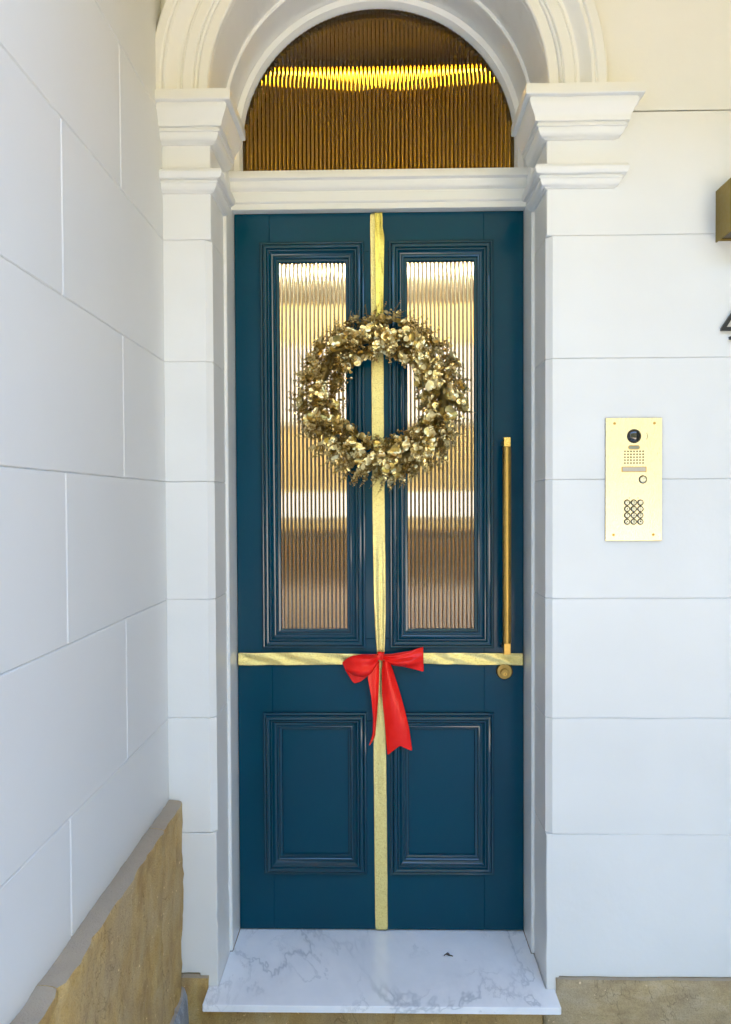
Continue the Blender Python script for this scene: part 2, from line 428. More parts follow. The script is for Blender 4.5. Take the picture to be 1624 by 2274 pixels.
MB().box(XW-.05, PL-.062, .178, .34, -.2, TOP-.01).build('wall_core', M['stucco'], fac); MB().box(PR+.062, XR_END, .178, .34, -.2, TOP-.01).build('wall_core', M['stucco'], fac)
# archivolt
prof = [(.4765, .012), (.4770, -.016), (.4805, -.020), (.5040, -.020), (.5075, -.017), (.5085, -.0245), (.5130, -.028), (.5165, -.0245), (.5175, -.030), (.5210, -.032), (.5450, -.032), (.5485, -.029)]
for k in range(9):
    t = k/8; prof.append((.5495+.050*t, -(.031+.006*t+.016*(.5-.5*math.cos(math.pi*t))-.008*math.sin(2*math.pi*t))))
prof += [(.6005, -.056), (.604, -.059), (.6255, -.059), (.6290, -.056), (.6290, .004)]
rings = [[(XC-r, y, 2.543) for r, y in prof]]
for k in range(65):
    t = math.pi*k/64; w = 1+.0012*nz(k*.5, 3, 1)
    rings.append([(XC-r*w*math.cos(t), y, ZSP+r*w*math.sin(t)) for r, y in prof])
rings.append([(XC+r, y, 2.543) for r, y in prof])
MB().ring_loft(rings).build('archivolt', M['mould'], fac, angle=28)

# impost capitals and the necking bands below them
def curve(p0, p1, kind, n=7):
    out = []
    for k in range(n+1):
        t = k/n
        if kind == 'cavetto': a = math.sin(t*math.pi/2); c = 1-math.cos(t*math.pi/2)
        elif kind == 'ovolo': a = 1-math.cos(t*math.pi/2); c = math.sin(t*math.pi/2)
        else: a = t; c = .5-.5*math.cos(math.pi*t)
        out.append((p0[0]+(p1[0]-p0[0])*c, p0[1]+(p1[1]-p0[1])*a))
    return out
cap = [(-.01, 2.548), (.064, 2.548), (.070, 2.545), (.071, 2.535), (.071, 2.5185), (.0685, 2.516), (.0560, 2.5155), (.0560, 2.511)]+curve((.0590, 2.5095), (.0400, 2.462), 'cyma', 8)+[(.0385, 2.459), (.0300, 2.4585), (.0300, 2.4535), (.0345, 2.4525), (.0345, 2.4475)]+curve((.0290, 2.4465), (.012, 2.424), 'cavetto', 6)+[(.008, 2.421), (-.01, 2.421)]
band = [(-.01, 2.345), (.026, 2.345), (.035, 2.342), (.039, 2.334), (.038, 2.325), (.033, 2.318), (.022, 2.3165), (.022, 2.3125), (.0255, 2.3115), (.0255, 2.308)]+curve((.022, 2.308), (.009, 2.289), 'cavetto', 5)+[(.006, 2.286), (-.01, 2.286)]
def lined(path, nrm, prof, seed):
    """resample a path so the hand-run plaster can wander a little"""
    P, Q = [], []
    for i in range(len(path)-1):
        k = max(1, int((Vector(path[i+1])-Vector(path[i])).length/.03))
        for j in range(k):
            P.append(tuple(Vector(path[i]).lerp(Vector(path[i+1]), j/k))); Q.append(tuple(Vector(nrm[i]).lerp(Vector(nrm[i+1]), j/k)))
    P.append(path[-1]); Q.append(nrm[-1]); rings = []
    for (px, py), (nx, ny) in zip(P, Q):
        rings.append([(px+nx*(o+(.0018*nz(px*22, py*22, z*30+seed) if o > 0 else 0)), py+ny*(o+(.0018*nz(px*22, py*22, z*30+seed) if o > 0 else 0)), z+(.0016*nz(px*18+3, py*18, z*9+seed) if o > 0 else 0)) for o, z in prof])
    return MB().ring_loft(rings)
for nm, pr, s in (('capital', cap, 1), ('necking_band', band, 5)):
    lined([(XW-.02, 0), (PL, 0), (PL, YF+.001)], [(0, -1), (1, -1), (1, 0)], pr, s).build(nm, M['mould'], fac, angle=30)
    lined([(.653, .004), (.653, 0), (PR, 0), (PR, YF+.001)], [(1, 0), (1, -1), (-1, -1), (-1, 0)], pr, s+11).build(nm, M['mould'], fac, angle=30)

# rough sandstone courses under the facade
def rough_stone(poly, y0, y1, amp, seed, cell=.022):
    """stone with an uneven dressed face: gridded front clipped to a rectilinear outline"""
    xs = sorted({p[0] for p in poly}); zs = sorted({p[1] for p in poly})
    def dense(a):
        out = []
        for i in range(len(a)-1):
            k = max(1, int(round((a[i+1]-a[i])/cell))); out += [a[i]+(a[i+1]-a[i])*j/k for j in range(k)]
        return out+[a[-1]]
    X, Z = dense(xs), dense(zs)
    def inside(x, z):
        c = False; n = len(poly)
        for i in range(n):
            (xa, za), (xb, zb) = poly[i], poly[(i+1) % n]
            if (za > z) != (zb > z) and x < (xb-xa)*(z-za)/(zb-za)+xa: c = not c
        return c
    bm = bmesh.new(); vt = {}
    def V(i, j):
        if (i, j) not in vt: vt[i, j] = bm.verts.new((X[i], y0, Z[j]))
        return vt[i, j]
    for i in range(len(X)-1):
        for j in range(len(Z)-1):
            if inside((X[i]+X[i+1])/2, (Z[j]+Z[j+1])/2): bm.faces.new((V(i, j), V(i+1, j), V(i+1, j+1), V(i, j+1)))
    edge = {v for e in bm.edges if e.is_boundary for v in e.verts}
    for v in bm.verts:
        x, y, z = v.co
        h = amp*(nz(x*14, seed, z*14)+.5*nz(x*40, seed, z*40)+.25*nz(x*95, seed, z*95))
        v.co.y = y+h+(.004+.003*nz(x*40, seed+4, z*40) if v in edge else 0)
        if v in edge: v.co.x += .0022*nz(x*35, seed+2, z*35); v.co.z += .0022*nz(x*35, seed+7, z*35)
    be = [e for e in bm.edges if e.is_boundary]
    r = bmesh.ops.extrude_edge_only(bm, edges=be)
    for v in r['geom']:
        if isinstance(v, bmesh.types.BMVert): v.co.y = y1
    bmesh.ops.recalc_face_normals(bm, faces=bm.faces)
    me = bpy.data.meshes.new('stone'); bm.to_mesh(me); bm.free()
    for p in me.polygons: p.use_smooth = True
    return me
SILL_T = .0215
link('plinth_stone', rough_stone([(XW-.05, -.2), (.4585, -.2), (.4585, -SILL_T-.001), (-.507, -SILL_T-.001), (-.507, .031), (XW-.05, .034)], -.018, .17, .004, 1.3), M['stone_o'], fac)
link('plinth_stone', rough_stone([(.4625, -.2), (1.42, -.2), (1.42, .032), (.499, .032), (.499, -SILL_T-.001), (.4625, -SILL_T-.001)], -.014, .17, .003, 5.3), M['stone_b'], fac)
link('plinth_stone', rough_stone([(1.424, -.2), (2.4, -.2), (2.4, .032), (1.424, .032)], -.014, .17, .003, 7.3, .05), M['stone_b'], fac)
link('plinth_stone', rough_stone([(2.404, -.2), (XR_END, -.2), (XR_END, .032), (2.404, .032)], -.014, .17, .003, 8.3, .05), M['stone_b'], fac)

# ------------------------------------------------------------------ side wall with its plinth
sid = empty('side_wall', (XW, -1.5, -.17), 'glossy white painted block wall, shade toned into its colour, running towards the viewer on the left', 'wall')
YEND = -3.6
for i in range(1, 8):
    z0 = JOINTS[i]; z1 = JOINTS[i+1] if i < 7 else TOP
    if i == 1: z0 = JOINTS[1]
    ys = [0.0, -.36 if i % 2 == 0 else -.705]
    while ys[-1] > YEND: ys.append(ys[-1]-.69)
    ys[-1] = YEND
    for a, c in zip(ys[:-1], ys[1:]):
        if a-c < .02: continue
        link('block', block_z([(XW-.0035, c+.0004), (XW, c+.0048), (XW, a-.0034), (XW-.003, a-.0004), (XW-.3, a-.0004), (XW-.3, c+.0004)], z0, z1, .0028, a*3+i, .0011).mesh(), M['stucco_side_shade'], sid)
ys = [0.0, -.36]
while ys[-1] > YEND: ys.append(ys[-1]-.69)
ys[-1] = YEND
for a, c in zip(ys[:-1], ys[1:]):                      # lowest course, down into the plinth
    link('block', block_z([(XW-.0035, c+.0004), (XW, c+.0048), (XW, a-.0034), (XW-.003, a-.0004), (XW-.3, a-.0004), (XW-.3, c+.0004)], -.2, JOINTS[1], .0028, a*3, .0011).mesh(), M['stucco_side_shade'], sid)
# plinth stones: section swept along y with a rough face and an eased, uneven top
def plinth_run(ya, yb, seed):
    n = max(3, int(abs(yb-ya)/.02)); rings = []
    sec = [(-.02, .546), (.008, .5455), (.022, .5445), (.034, .543), (.0415, .540), (.0435, .533), (.0435, .520)]
    zz = .505
    while zz > -.2: sec.append((.041-.010*(.52-zz), zz)); zz -= .022
    sec += [(.033, -.2), (-.02, -.2)]
    for k in range(n+1):
        y = ya+(yb-ya)*k/n; ring = []
        for q, (o, z) in enumerate(sec):
            d = 0
            if 0 < q < len(sec)-1:
                d = .0065*(nz(y*11, z*5, seed)+.8*nz(y*38, z*20, seed)+.5*nz(y*90, z*60, seed))
                zc = abs(z-(.07+.55*(-y)-.9*abs(y)**2)) 
                if k in (0, n): d -= .003
            ring.append((XW+o+d, y, z+((.006*nz(y*19, z*16, seed+5)+.003*nz(y*60, z*30, seed+8)) if 0 < q < len(sec)-1 else 0)))
        rings.append(ring)
    return MB().ring_loft(rings)
PY = [-.001, -.197, -.86, -1.62, -2.5, YEND]
for k in range(5):
    plinth_run(PY[k]-.0012, PY[k+1]+.0012, 2.0+k*.0).build('plinth_stone', M['stone_o'], sid, angle=25)
pt = MB(); rings = []
for k in range(12):                                    # smear of cement at the foot of the plinth
    y = -.020-.016*k; zt = .012-.0042*k-.010*math.sin(k*.6)
    rings.append([(XW+.032, y, zt), (XW+.044, y, zt-.006), (XW+.052, y, zt-.03), (XW+.056, y, -.1), (XW+.058, y, -.19), (XW+.03, y, -.19)])
pt.ring_loft(rings).build('cement_patch', M['cement'], sid, angle=60)

# ------------------------------------------------------------------ door frame with fanlight
FI = HALF-.0095                         # half width between the jambs
frm = empty('door_frame', (XC, YF, 0), 'white timber frame with arched amber ribbed fanlight around the blue door', 'door frame')
jb = .0025
MB().ring_loft([[(x, y, z) for x, y in ((XC-FI-.06, YF), (XC-FI-jb, YF), (XC-FI, YF+jb), (XC-FI, .37), (XC-FI-.06, .37))] for z in (.0005, ZSP)]).build('jamb', M['frame'], frm)
MB().ring_loft([[(x, y, z) for x, y in ((XC+FI+.06, YF), (XC+FI+jb, YF), (XC+FI, YF+jb), (XC+FI, .37), (XC+FI+.06, .37))] for z in (.0005, ZSP)]).build('jamb', M['frame'], frm)
for sx in (-1, 1):
    MB().box(min(XC+sx*FI, XC+sx*(FI-.014)), max(XC+sx*FI, XC+sx*(FI-.014)), YD+.0475, YD+.066, .001, 2.36).build('door_stop', M['frame'], frm)
# arched head
rings = []
for k in range(57):
    t = math.pi*k/56
    rings.append([(XC-r*math.cos(t), y, ZSP+.0001+r*math.sin(t)) for r, y in ((FI, YF+.0025), (FI, .37), (FI+.06, .37), (FI+.06, YF), (FI+.0025, YF))])
MB().ring_loft(rings).build('arched_head', M['frame'], frm, angle=40)
# glazing bead, following jambs and arch, down to the transom
GR = .441; ZGB = 2.486; YG = .33
pr = [(FI-.0008, YD+.002), (FI-.0008, .365), (GR-.006, .365), (GR-.006, YG+.012), (GR, YG+.012), (GR, YG-.012), (GR+.003, YG-.018), (GR+.007, YD+.004)]
rings = [[(XC-r, y, ZGB-.03) for r, y in pr]]
rings += [[(XC-r*math.cos(math.pi*k/56), y, ZSP-.001+r*math.sin(math.pi*k/56)) for r, y in pr] for k in range(57)]
rings += [[(XC+r, y, ZGB-.03) for r, y in pr]]
MB().ring_loft(rings).build('glazing_bead', M['frame'], frm, angle=40)
# transom, a run of mouldings
tp = [(.364, 2.338), (.264, 2.338), (.2625, 2.340), (.2625, 2.3545), (.264, 2.356), (.259, 2.3575), (.2555, 2.3605), (.2545, 2.366), (.2535, 2.380), (.2525, 2.3875), (.2555, 2.3895), (.2555, 2.3925), (.250, 2.394), (.2445, 2.397), (.241, 2.403), (.2395, 2.4115), (.2395, 2.4165), (.2425, 2.4185), (.2415, 2.421), (.226, 2.4215), (.2245, 2.4225), (.2245, 2.4425), (.226, 2.445), (.31, 2.470), (.331, 2.484), (.364, 2.487)]
MB().ring_loft([[(XC-FI-.001, y, z) for y, z in tp], [(XC+FI+.001, y, z) for y, z in tp]]).build('transom', M['frame'], frm, angle=35)

# reeded glass, each flute a real convex rib
def reeded(x0, x1, ztop, zbot, y, pitch, sag, seg=8, thick=.004):
    nf = max(1, int(round((x1-x0)/pitch))); p = (x1-x0)/nf; R = (p*p/4+sag*sag)/(2*sag)
    v = []; f = []
    cols = []
    for i in range(nf):
        for s in range(seg+(1 if i == nf-1 else 0)):
            t = -.5+s/seg; dx = t*p
            cols.append((x0+(i+.5)*p+dx, math.sqrt(max(0, R*R-dx*dx))-(R-sag)))
    for x, h in cols:
        zt = ztop(x)
        v += [(x, y-h, zbot), (x, y-h, zt), (x, y+thick, zt), (x, y+thick, zbot)]
    n = len(cols)
    for i in range(n-1):
        a, c = 4*i, 4*(i+1)
        f += [(a, c, c+1, a+1), (a+2, c+2, c+3, a+3), (a+1, c+1, c+2, a+2), (a+3, c+3, c, a)]
    f += [(0, 1, 2, 3), (4*n-1, 4*n-2, 4*n-3, 4*n-4)]
    me = mesh_of(v, f); bm = bmesh.new(); bm.from_mesh(me); bmesh.ops.recalc_face_normals(bm, faces=bm.faces)
    for fc in bm.faces: fc.smooth = True
    for e in bm.edges:
        if len(e.link_faces) == 2 and e.calc_face_angle(0) > rad(32): e.smooth = False
    bm.to_mesh(me); bm.free(); return me
gx0, gx1 = XC-GR-.003, XC+GR+.003
link('fanlight_pane', reeded(gx0, gx1, lambda x: ZSP+math.sqrt(max(0, (GR+.003)**2-(x-XC)**2)), ZGB-.012, YG, .0132, .0036), M['glass_amber'], frm)

# ------------------------------------------------------------------ the door leaf
DX0, DX1, DZ0, DZ1 = XC-FI+.002, XC+FI-.002, .004, 2.3365
dor = empty('front_door', ((DX0+DX1)/2, YD, 0), 'teal blue panelled front door with two tall ribbed glass panes and brass pull', 'door')
PX = [(-.3865, -.0500), (.0270, .3635)]          # outer edges of the panel mouldings
ZU0, ZU1, ZL0, ZL1 = .932, 2.243, .190, .722
MW = .0615
def board(x0, x1, z0, z1, mtl, nm):
    MB().box(x0, x1, YD, YD+.046, z0, z1, .0012).build(nm, mtl, dor)
o_ = .03                                          # boards run under the mouldings
board(DX0, PX[0][0]+o_, DZ0, DZ1, M['door_v'], 'stile'); board(PX[1][1]-o_, DX1, DZ0, DZ1, M['door_v'], 'stile')
xa, xb = PX[0][0]+o_+.0002, PX[1][1]-o_-.0002
board(xa, xb, ZU1-o_, DZ1, M['door_h'], 'top_rail'); board(xa, xb, ZL1-o_, ZU0+o_, M['door_h'], 'lock_rail'); board(xa, xb, DZ0, ZL0+o_, M['door_h'], 'bottom_rail')
board(PX[0][1]-o_, PX[1][0]+o_, ZU0+o_+.0002, ZU1-o_-.0002, M['door_v'], 'mullion'); board(PX[0][1]-o_, PX[1][0]+o_, ZL0+o_+.0002, ZL1-o_-.0002, M['door_v'], 'mullion')
bol = [(0, -.004), (0, .010), (.0015, .0125), (.0045, .0135), (.0075, .0125), (.009, .0105), (.0105, .0165), (.0135, .0195), (.0175, .0205), (.0215, .0190), (.0235, .0165), (.0250, .0120), (.0265, .0135), (.0295, .0135), (.0310, .0115), (.0345, .0060), (.0385, .0030), (.0430, .0018), (.0455, .0040), (.0485, .0045), (.0510, .0025), (.0525, -.0030), (.0560, -.0040), (.0590, -.0045), (.0605, -.0070), (MW, -.0130), (MW, -.022)]
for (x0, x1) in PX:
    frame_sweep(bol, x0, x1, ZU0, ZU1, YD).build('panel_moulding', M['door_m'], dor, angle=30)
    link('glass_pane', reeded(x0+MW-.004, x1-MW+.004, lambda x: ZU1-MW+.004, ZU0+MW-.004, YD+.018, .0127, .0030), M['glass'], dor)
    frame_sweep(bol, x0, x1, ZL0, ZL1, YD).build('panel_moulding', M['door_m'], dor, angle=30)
    bd = MB(); xi0, xi1, zi0, zi1 = x0+MW-.004, x1-MW+.004, ZL0+MW-.004, ZL1-MW+.004
    bd.box(xi0, xi1, YD+.012, YD+.036, zi0, zi1, .001).build('panel', M['door_v'], dor)
# pull handle
hb = Vector((.3975, YD-.058, 0))
MBh = MB().cyl((hb.x, hb.y, .958), (hb.x, hb.y, 1.578), .0134, n=28, bev=.001)
hd = MBh.build('pull_bar', M['brass'], dor, angle=35)
for z0, z1, mt_ in ((1.578, 1.608, 'brass_light'), (.922, .958, 'brass')):
    b = MB().box(hb.x-.0108, hb.x+.0108, hb.y-.0108, hb.y+.0108, z0, z1, .0012)
    q = b.build('pull_end', M[mt_], hd)
    MB().cyl((hb.x, hb.y+.009, (z0+z1)/2), (hb.x, YD, (z0+z1)/2), .009, n=18).build('pull_mount', M['brass'], hd, angle=35)
M['brass_dark'] = metal('lock_brass', (.36, .25, .08), .4, None, .02)
rose = MB().cyl((.3985, YD-.009, .856), (.3985, YD, .856), .0255, .0268, n=36, bev=.0022).build('lock_rose', M['brass_dark'], dor, angle=35)
cyl_ = MB().cyl((.3985, YD-.0165, .852), (.3985, YD-.004, .852), .0135, n=28, bev=.0012).build('lock_cylinder', M['brass_dark'], rose, angle=35)
MB().cyl((.3985, YD-.0172, .849), (.3985, YD-.0155, .849), .0055, n=16).build('key_plug', M['brass'], rose)
MB().box(.3978, .3992, YD-.0178, YD-.0165, .8455, .8525).build('key_slot', M['black'], rose)

# ------------------------------------------------------------------ marble step
st = empty('marble_sill', (XC, .1, -.02), 'white marble threshold slab with grey veins under the door', 'sill')
b = block_z([(-.5035, -.086), (.4925, -.086), (.4955, -.083), (.4955, -.0015), (PR-.002, -.0015), (PR-.002, YF-.002), (XC+FI-.001, YF-.001), (XC+FI-.001, .36), (XC-FI+.001, .36), (XC-FI+.001, YF-.001), (PL+.002, YF-.002), (PL+.002, -.0015), (-.5065, -.0015), (-.5065, -.083)], -SILL_T+.0008, 0, .0016, 3, 0)
b.build('slab', M['marble'], st)
dl = MB(); c = Vector((.2025, .153, 0))
for k in range(8):
    pass
rows = []
for k in range(9):
    t = k/8; w = .0045*math.sin(math.pi*min(1, .08+t*.95)); x = c.x-.013+.026*t; y = c.y+.004*math.sin(t*5)
    rows.append([(x, y-w, .0015+.004*math.sin(t*6)**2+.003), (x, y, .0012+.003*math.sin(t*6)**2), (x+.002, y+w, .0015+.007*math.sin(t*4)**2)])
dl.ring_loft(rows, closed=False, cap=False)
dro = dl.build('dry_leaf', plain('dry_leaf', (.12, .085, .065), .7), smooth=True); tag(dro, 'small curled dark dry leaf lying on the white marble sill', 'leaf')
md = dro.modifiers.new('thickness', 'SOLIDIFY'); md.thickness = .0005

# ------------------------------------------------------------------ ribbons
def strip(name, rows, mtl, label, cat, thick=.0007, parent=None, group=None, sub=1):
    """rows: list of cross-sections (lists of points)"""
    b = MB(); b.ring_loft(rows, closed=False, cap=False)
    o = b.build(name, mtl, parent, smooth=True)
    md = o.modifiers.new('thickness', 'SOLIDIFY'); md.thickness = thick; md.offset = 0
    if sub: ms = o.modifiers.new('smooth', 'SUBSURF'); ms.levels = sub; ms.render_levels = sub
    if label: tag(o, label, cat, group)
    return o
def lerp_tab(tab, t):
    for (a, va), (b_, vb) in zip(tab[:-1], tab[1:]):
        if t <= b_:
            k = (t-a)/(b_-a); k = max(0, min(1, k))
            return tuple(x+(y-x)*k for x, y in zip(va, vb)) if isinstance(va, tuple) else va+(vb-va)*k
    return tab[-1][1]
YR = YD-.0022
# long upright ribbon: (z, (left, right, crease))
tabv = [(.003, (-.0240, .0172, 0)), (.30, (-.0262, .0160, 0)), (.60, (-.0275, .0140, .0)), (.80, (-.0245, .0125, .002)), (.885, (-.0160, .0100, .004)), (.905, (-.0140, .0085, .006)), (.94, (-.0165, .0115, .0055)), (1.02, (-.0215, .0140, .005)), (1.15, (-.0245, .0150, .003)), (1.35, (-.0275, .0130, .0)), (1.70, (-.0285, .0110, .0)), (2.05, (-.0295, .0110, 0)), (2.337, (-.0310, .0100, 0))]
rows = []
for k in range(96):
    z = .0035+(2.3335-.0035)*k/95; l, r, cr = lerp_tab(tabv, z); row = []
    for q in range(9):
        u = q/8
        y = YR-.0012*(1+nz(u*2, z*9, 1))-cr*(.5+.5*math.cos(u*math.pi*4+1.0))-.0030*abs(nz(u*3, z*16, 6))
        row.append((l+(r-l)*u+.0006*nz(z*20, q, 3), y, z))
    rows.append(row)
strip('gold_ribbon', rows, M['ribbon'], 'long glittery gold ribbon running upright down the whole door', 'ribbon')
# the hanging loop above the wreath, a satin ribbon folded over it
tabh = [(1.93, (-.012, .007)), (2.0, (-.0135, .0095)), (2.08, (-.0135, .0115)), (2.20, (-.0150, .0140)), (2.255, (-.0160, .0150)), (2.29, (-.0150, .0085)), (2.334, (-.0160, .0085))]
rows = []
for k in range(46):
    z = 1.93+(2.334-1.93)*k/45; l, r = lerp_tab(tabh, z); row = []
    d = .007*math.sin(math.pi*min(1, max(0, (z-1.93)/.4)))+.010*(1-min(1, max(0, (z-1.95)/.2)))
    for q in range(11):
        u = q/10
        y = YR-.0052-d-.0045*(math.cos(u*5.2+.6+nz(z*7, 0, 2)*1.2)*.5+.5)*(1 if (z > 2.25 or z < 2.06) else .45)-.0015*nz(u*4, z*30, 4)
        row.append((l+(r-l)*u, y, z))
    rows.append(row)
strip('hanging_ribbon', rows, M['ribbon_satin'], 'short creased yellow satin ribbon from door top holding the wreath', 'ribbon')
# across the lock rail
def cross(name, xa, xb, top, bot, label, seed):
    rows = []; n = 44
    for k in range(n+1):
        x = xa+(xb-xa)*k/n; zt, zb = lerp_tab(top, x), lerp_tab(bot, x); row = []
        for q in range(9):
            u = q/8; fold = .0038*(.5+.5*math.cos(u*6+x*46+seed+3*nz(x*9, seed, 0)))+.003*abs(nz(x*25, u*3, seed))
            row.append((x+.0004*nz(q, x*30, 2), YR-.0042-fold-(.006 if abs(x) < .07 else 0)*u*(1-u), zb+(zt-zb)*u+.0008*nz(x*18, q*.2, seed)))
        rows.append(row)
    return strip(name, rows, M['ribbon'], label, 'ribbon')
cross('gold_ribbon', DX0+.002, -.004, [(-.47, .917), (-.26, .9185), (-.12, .915), (-.04, .9115), (0, .909)], [(-.47, .8765), (-.2, .8775), (-.12, .8795), (-.03, .893), (0, .900)], 'gold ribbon stretched across the door left of the red bow', 1.0)
cross('gold_ribbon', .002, DX1-.002, [(0, .909), (.03, .9115), (.10, .9165), (.2, .917), (.47, .9155)], [(0, .900), (.03, .892), (.10, .883), (.2, .8795), (.47, .8755)], 'gold ribbon stretched across the door right of the red bow', 4.0)

# ------------------------------------------------------------------ red satin bow
YB = YD-.014
bow = empty('red_bow', (-.004, YB, .905), 'red satin bow with two tails tied where gold ribbons cross', 'bow')
ZP = .0002443
def zp(x, y): return (-.004+(x-760)*ZP, .911-(y-360)*ZP)
def poly_at(pts, t):
    L = [0]
    for a, c in zip(pts[:-1], pts[1:]): L.append(L[-1]+(Vector(c)-Vector(a)).length)
    d = t*L[-1]
    for i in range(len(pts)-1):
        if d <= L[i+1] or i == len(pts)-2:
            k = (d-L[i])/max(1e-9, L[i+1]-L[i]); return Vector(pts[i]).lerp(Vector(pts[i+1]), max(0, min(1, k)))
def loop(top_f, bot_f, top_b, bot_b, depth, puff, seed, wrinkle):
    rows = []; n = 18
    for k in range(2*n+1):
        back = k > n; t = (k if not back else 2*n-k)/n
        a = poly_at(top_b if back else top_f, t); c = poly_at(bot_b if back else bot_f, t); row = []
        for q in range(13):
            u = q/12; p = a.lerp(c, u)
            bul = math.sin(math.pi*u)**.7
            if back: y = YB+.004+ (depth-.006)*(-.35)*math.sin(math.pi*min(1, t*1.0))*0-.002*bul
            else: y = YB-.004-depth*math.sin(math.pi*(.08+.86*t))**.8*(.55+.45*bul)-puff*bul*math.sin(math.pi*t)
            if k == n: y = YB-.008-.3*depth*bul
            y += wrinkle*(1-t*.6)*math.cos(u*9+seed+3*t)*(0 if back else 1)
            row.append((p.x, y, p.y))
        rows.append(row)
    return rows
P = lambda L: [zp(*p) for p in L]
rows = loop(P([(735, 348), (660, 348), (540, 338), (400, 345), (310, 395), (255, 455)]), P([(735, 415), (700, 500), (640, 590), (540, 640), (420, 625), (300, 560)]),
            P([(735, 348), (640, 352), (500, 352), (380, 380), (290, 440), (240, 500)]), P([(735, 420), (690, 520), (600, 640), (500, 720), (420, 745), (365, 715)]), .030, .010, .5, .0065)
strip('bow_loop', rows, M['red'], None, None, .0006, bow)
rows = loop(P([(785, 352), (900, 345), (1050, 322), (1180, 298), (1250, 262), (1335, 245)]), P([(785, 405), (850, 450), (930, 490), (1090, 512), (1220, 545), (1330, 578)]),
            P([(785, 352), (900, 348), (1050, 325), (1180, 303), (1270, 268), (1350, 250)]), P([(785, 405), (860, 455), (940, 492), (1090, 515), (1230, 545), (1375, 570)]), .024, .006, 2.1, .0075)
strip('bow_loop', rows, M['red'], None, None, .0006, bow)
def tail(left, right, notch, seed, bulge, twist):
    rows = []; n = 30
    for k in range(n+1):
        t = k/n; a, c = poly_at(left, t), poly_at(right, t); row = []
        for q in range(11):
            u = q/10; p = a.lerp(c, u)
            if notch: p = p+Vector((0, notch*max(0, (t-.55)/.45)**2*(1-abs(2*u-1))))
            y = YB-.006-bulge*math.sin(math.pi*u)*(1-.45*t)-.006*math.sin(t*math.pi)+twist*(u-.5)*(1-.5*t)+.0018*math.cos(u*6+t*4+seed)
            row.append((p.x, min(y, YR-.004), p.y))
        rows.append(row)
    return rows
strip('bow_tail', tail(P([(790, 420), (778, 560), (780, 900), (810, 1200), (848, 1695)]), P([(880, 420), (930, 560), (1005, 790), (1080, 1060), (1140, 1320), (1182, 1632)]), .0285, 1.0, .019, -.004), M['red'], None, None, .0006, bow)
strip('bow_tail', tail(P([(640, 540), (590, 640), (640, 900), (662, 1200), (655, 1400), (605, 1555)]), P([(745, 430), (748, 640), (735, 900), (712, 1200), (690, 1440), (640, 1535)]), 0, 4.0, .004, .014), M['red'], None, None, .0006, bow)
# knot: a small wrapped tube
rows = []
for k in range(15):
    t = k/14; ph = 2*math.pi*t; row = []
    for q in range(9):
        u = q/8; x = -.004+(u-.5)*(.020+.003*math.sin(ph*2)); rr = .0125*(1+.12*math.cos(u*7))
        row.append((x+.003*math.cos(ph), YB-.012+rr*.85*math.sin(ph), .9095+rr*1.05*math.cos(ph)+.004*math.exp(-((u-.35)/.2)**2)*max(0, math.cos(ph))))
    rows.append(row)
strip('bow_knot', rows, M['red'], None, None, .0006, bow)

# ------------------------------------------------------------------ wreath of gilded eucalyptus
WC = Vector((.0005, YD-.056, 1.7350))
wr = empty('wreath', WC, 'round gold eucalyptus leaf wreath hanging on the teal door', 'wreath')
rnd = random.Random(5)
def leaf_mesh(seed, cup, elong, n=11):
    r = random.Random(seed); v = [(0, 0, 0)]; f = []
    for ring, rr in ((1, .55), (2, 1.0)):
        for k in range(n):
            a = 2*math.pi*k/n; w = 1+.07*r.uniform(-1, 1)*(ring == 2)
            x = math.cos(a)*rr*w; y = math.sin(a)*rr*w*elong
            v.append((x, y, cup*rr*rr+.10*math.sin(2*a+seed)*rr*rr-(.10*(1-abs(math.sin(a)))*rr)))
    for k in range(n):
        j = (k+1) % n; f.append((0, 1+k, 1+j)); f.append((1+k, 1+n+k, 1+n+j, 1+j))
    me = mesh_of(v, f, True); me.materials.append(M['leaf']); return me
LEAF = [leaf_mesh(s, c, e) for s, c, e in ((1, .12, 1.0), (2, .22, .90), (3, .05, 1.08), (4, .16, .60))]
leaves = []          # (matrix, radius, variant)
stems = MB()
def put_leaf(pos, nrm, r, xdir=None):
    z = nrm.normalized(); x = (xdir or Vector((rnd.uniform(-1, 1), rnd.uniform(-1, 1), rnd.uniform(-1, 1))))
    x = (x-z*x.dot(z))
    if x.length < 1e-4: x = z.orthogonal()
    x.normalize(); y = z.cross(x)
    mm = Matrix(((x.x, y.x, z.x, pos.x), (x.y, y.y, z.y, pos.y), (x.z, y.z, z.z, pos.z), (0, 0, 0, 1))) @ Matrix.Diagonal((r, r, r, 1))
    leaves.append((mm, r, rnd.randrange(4)))
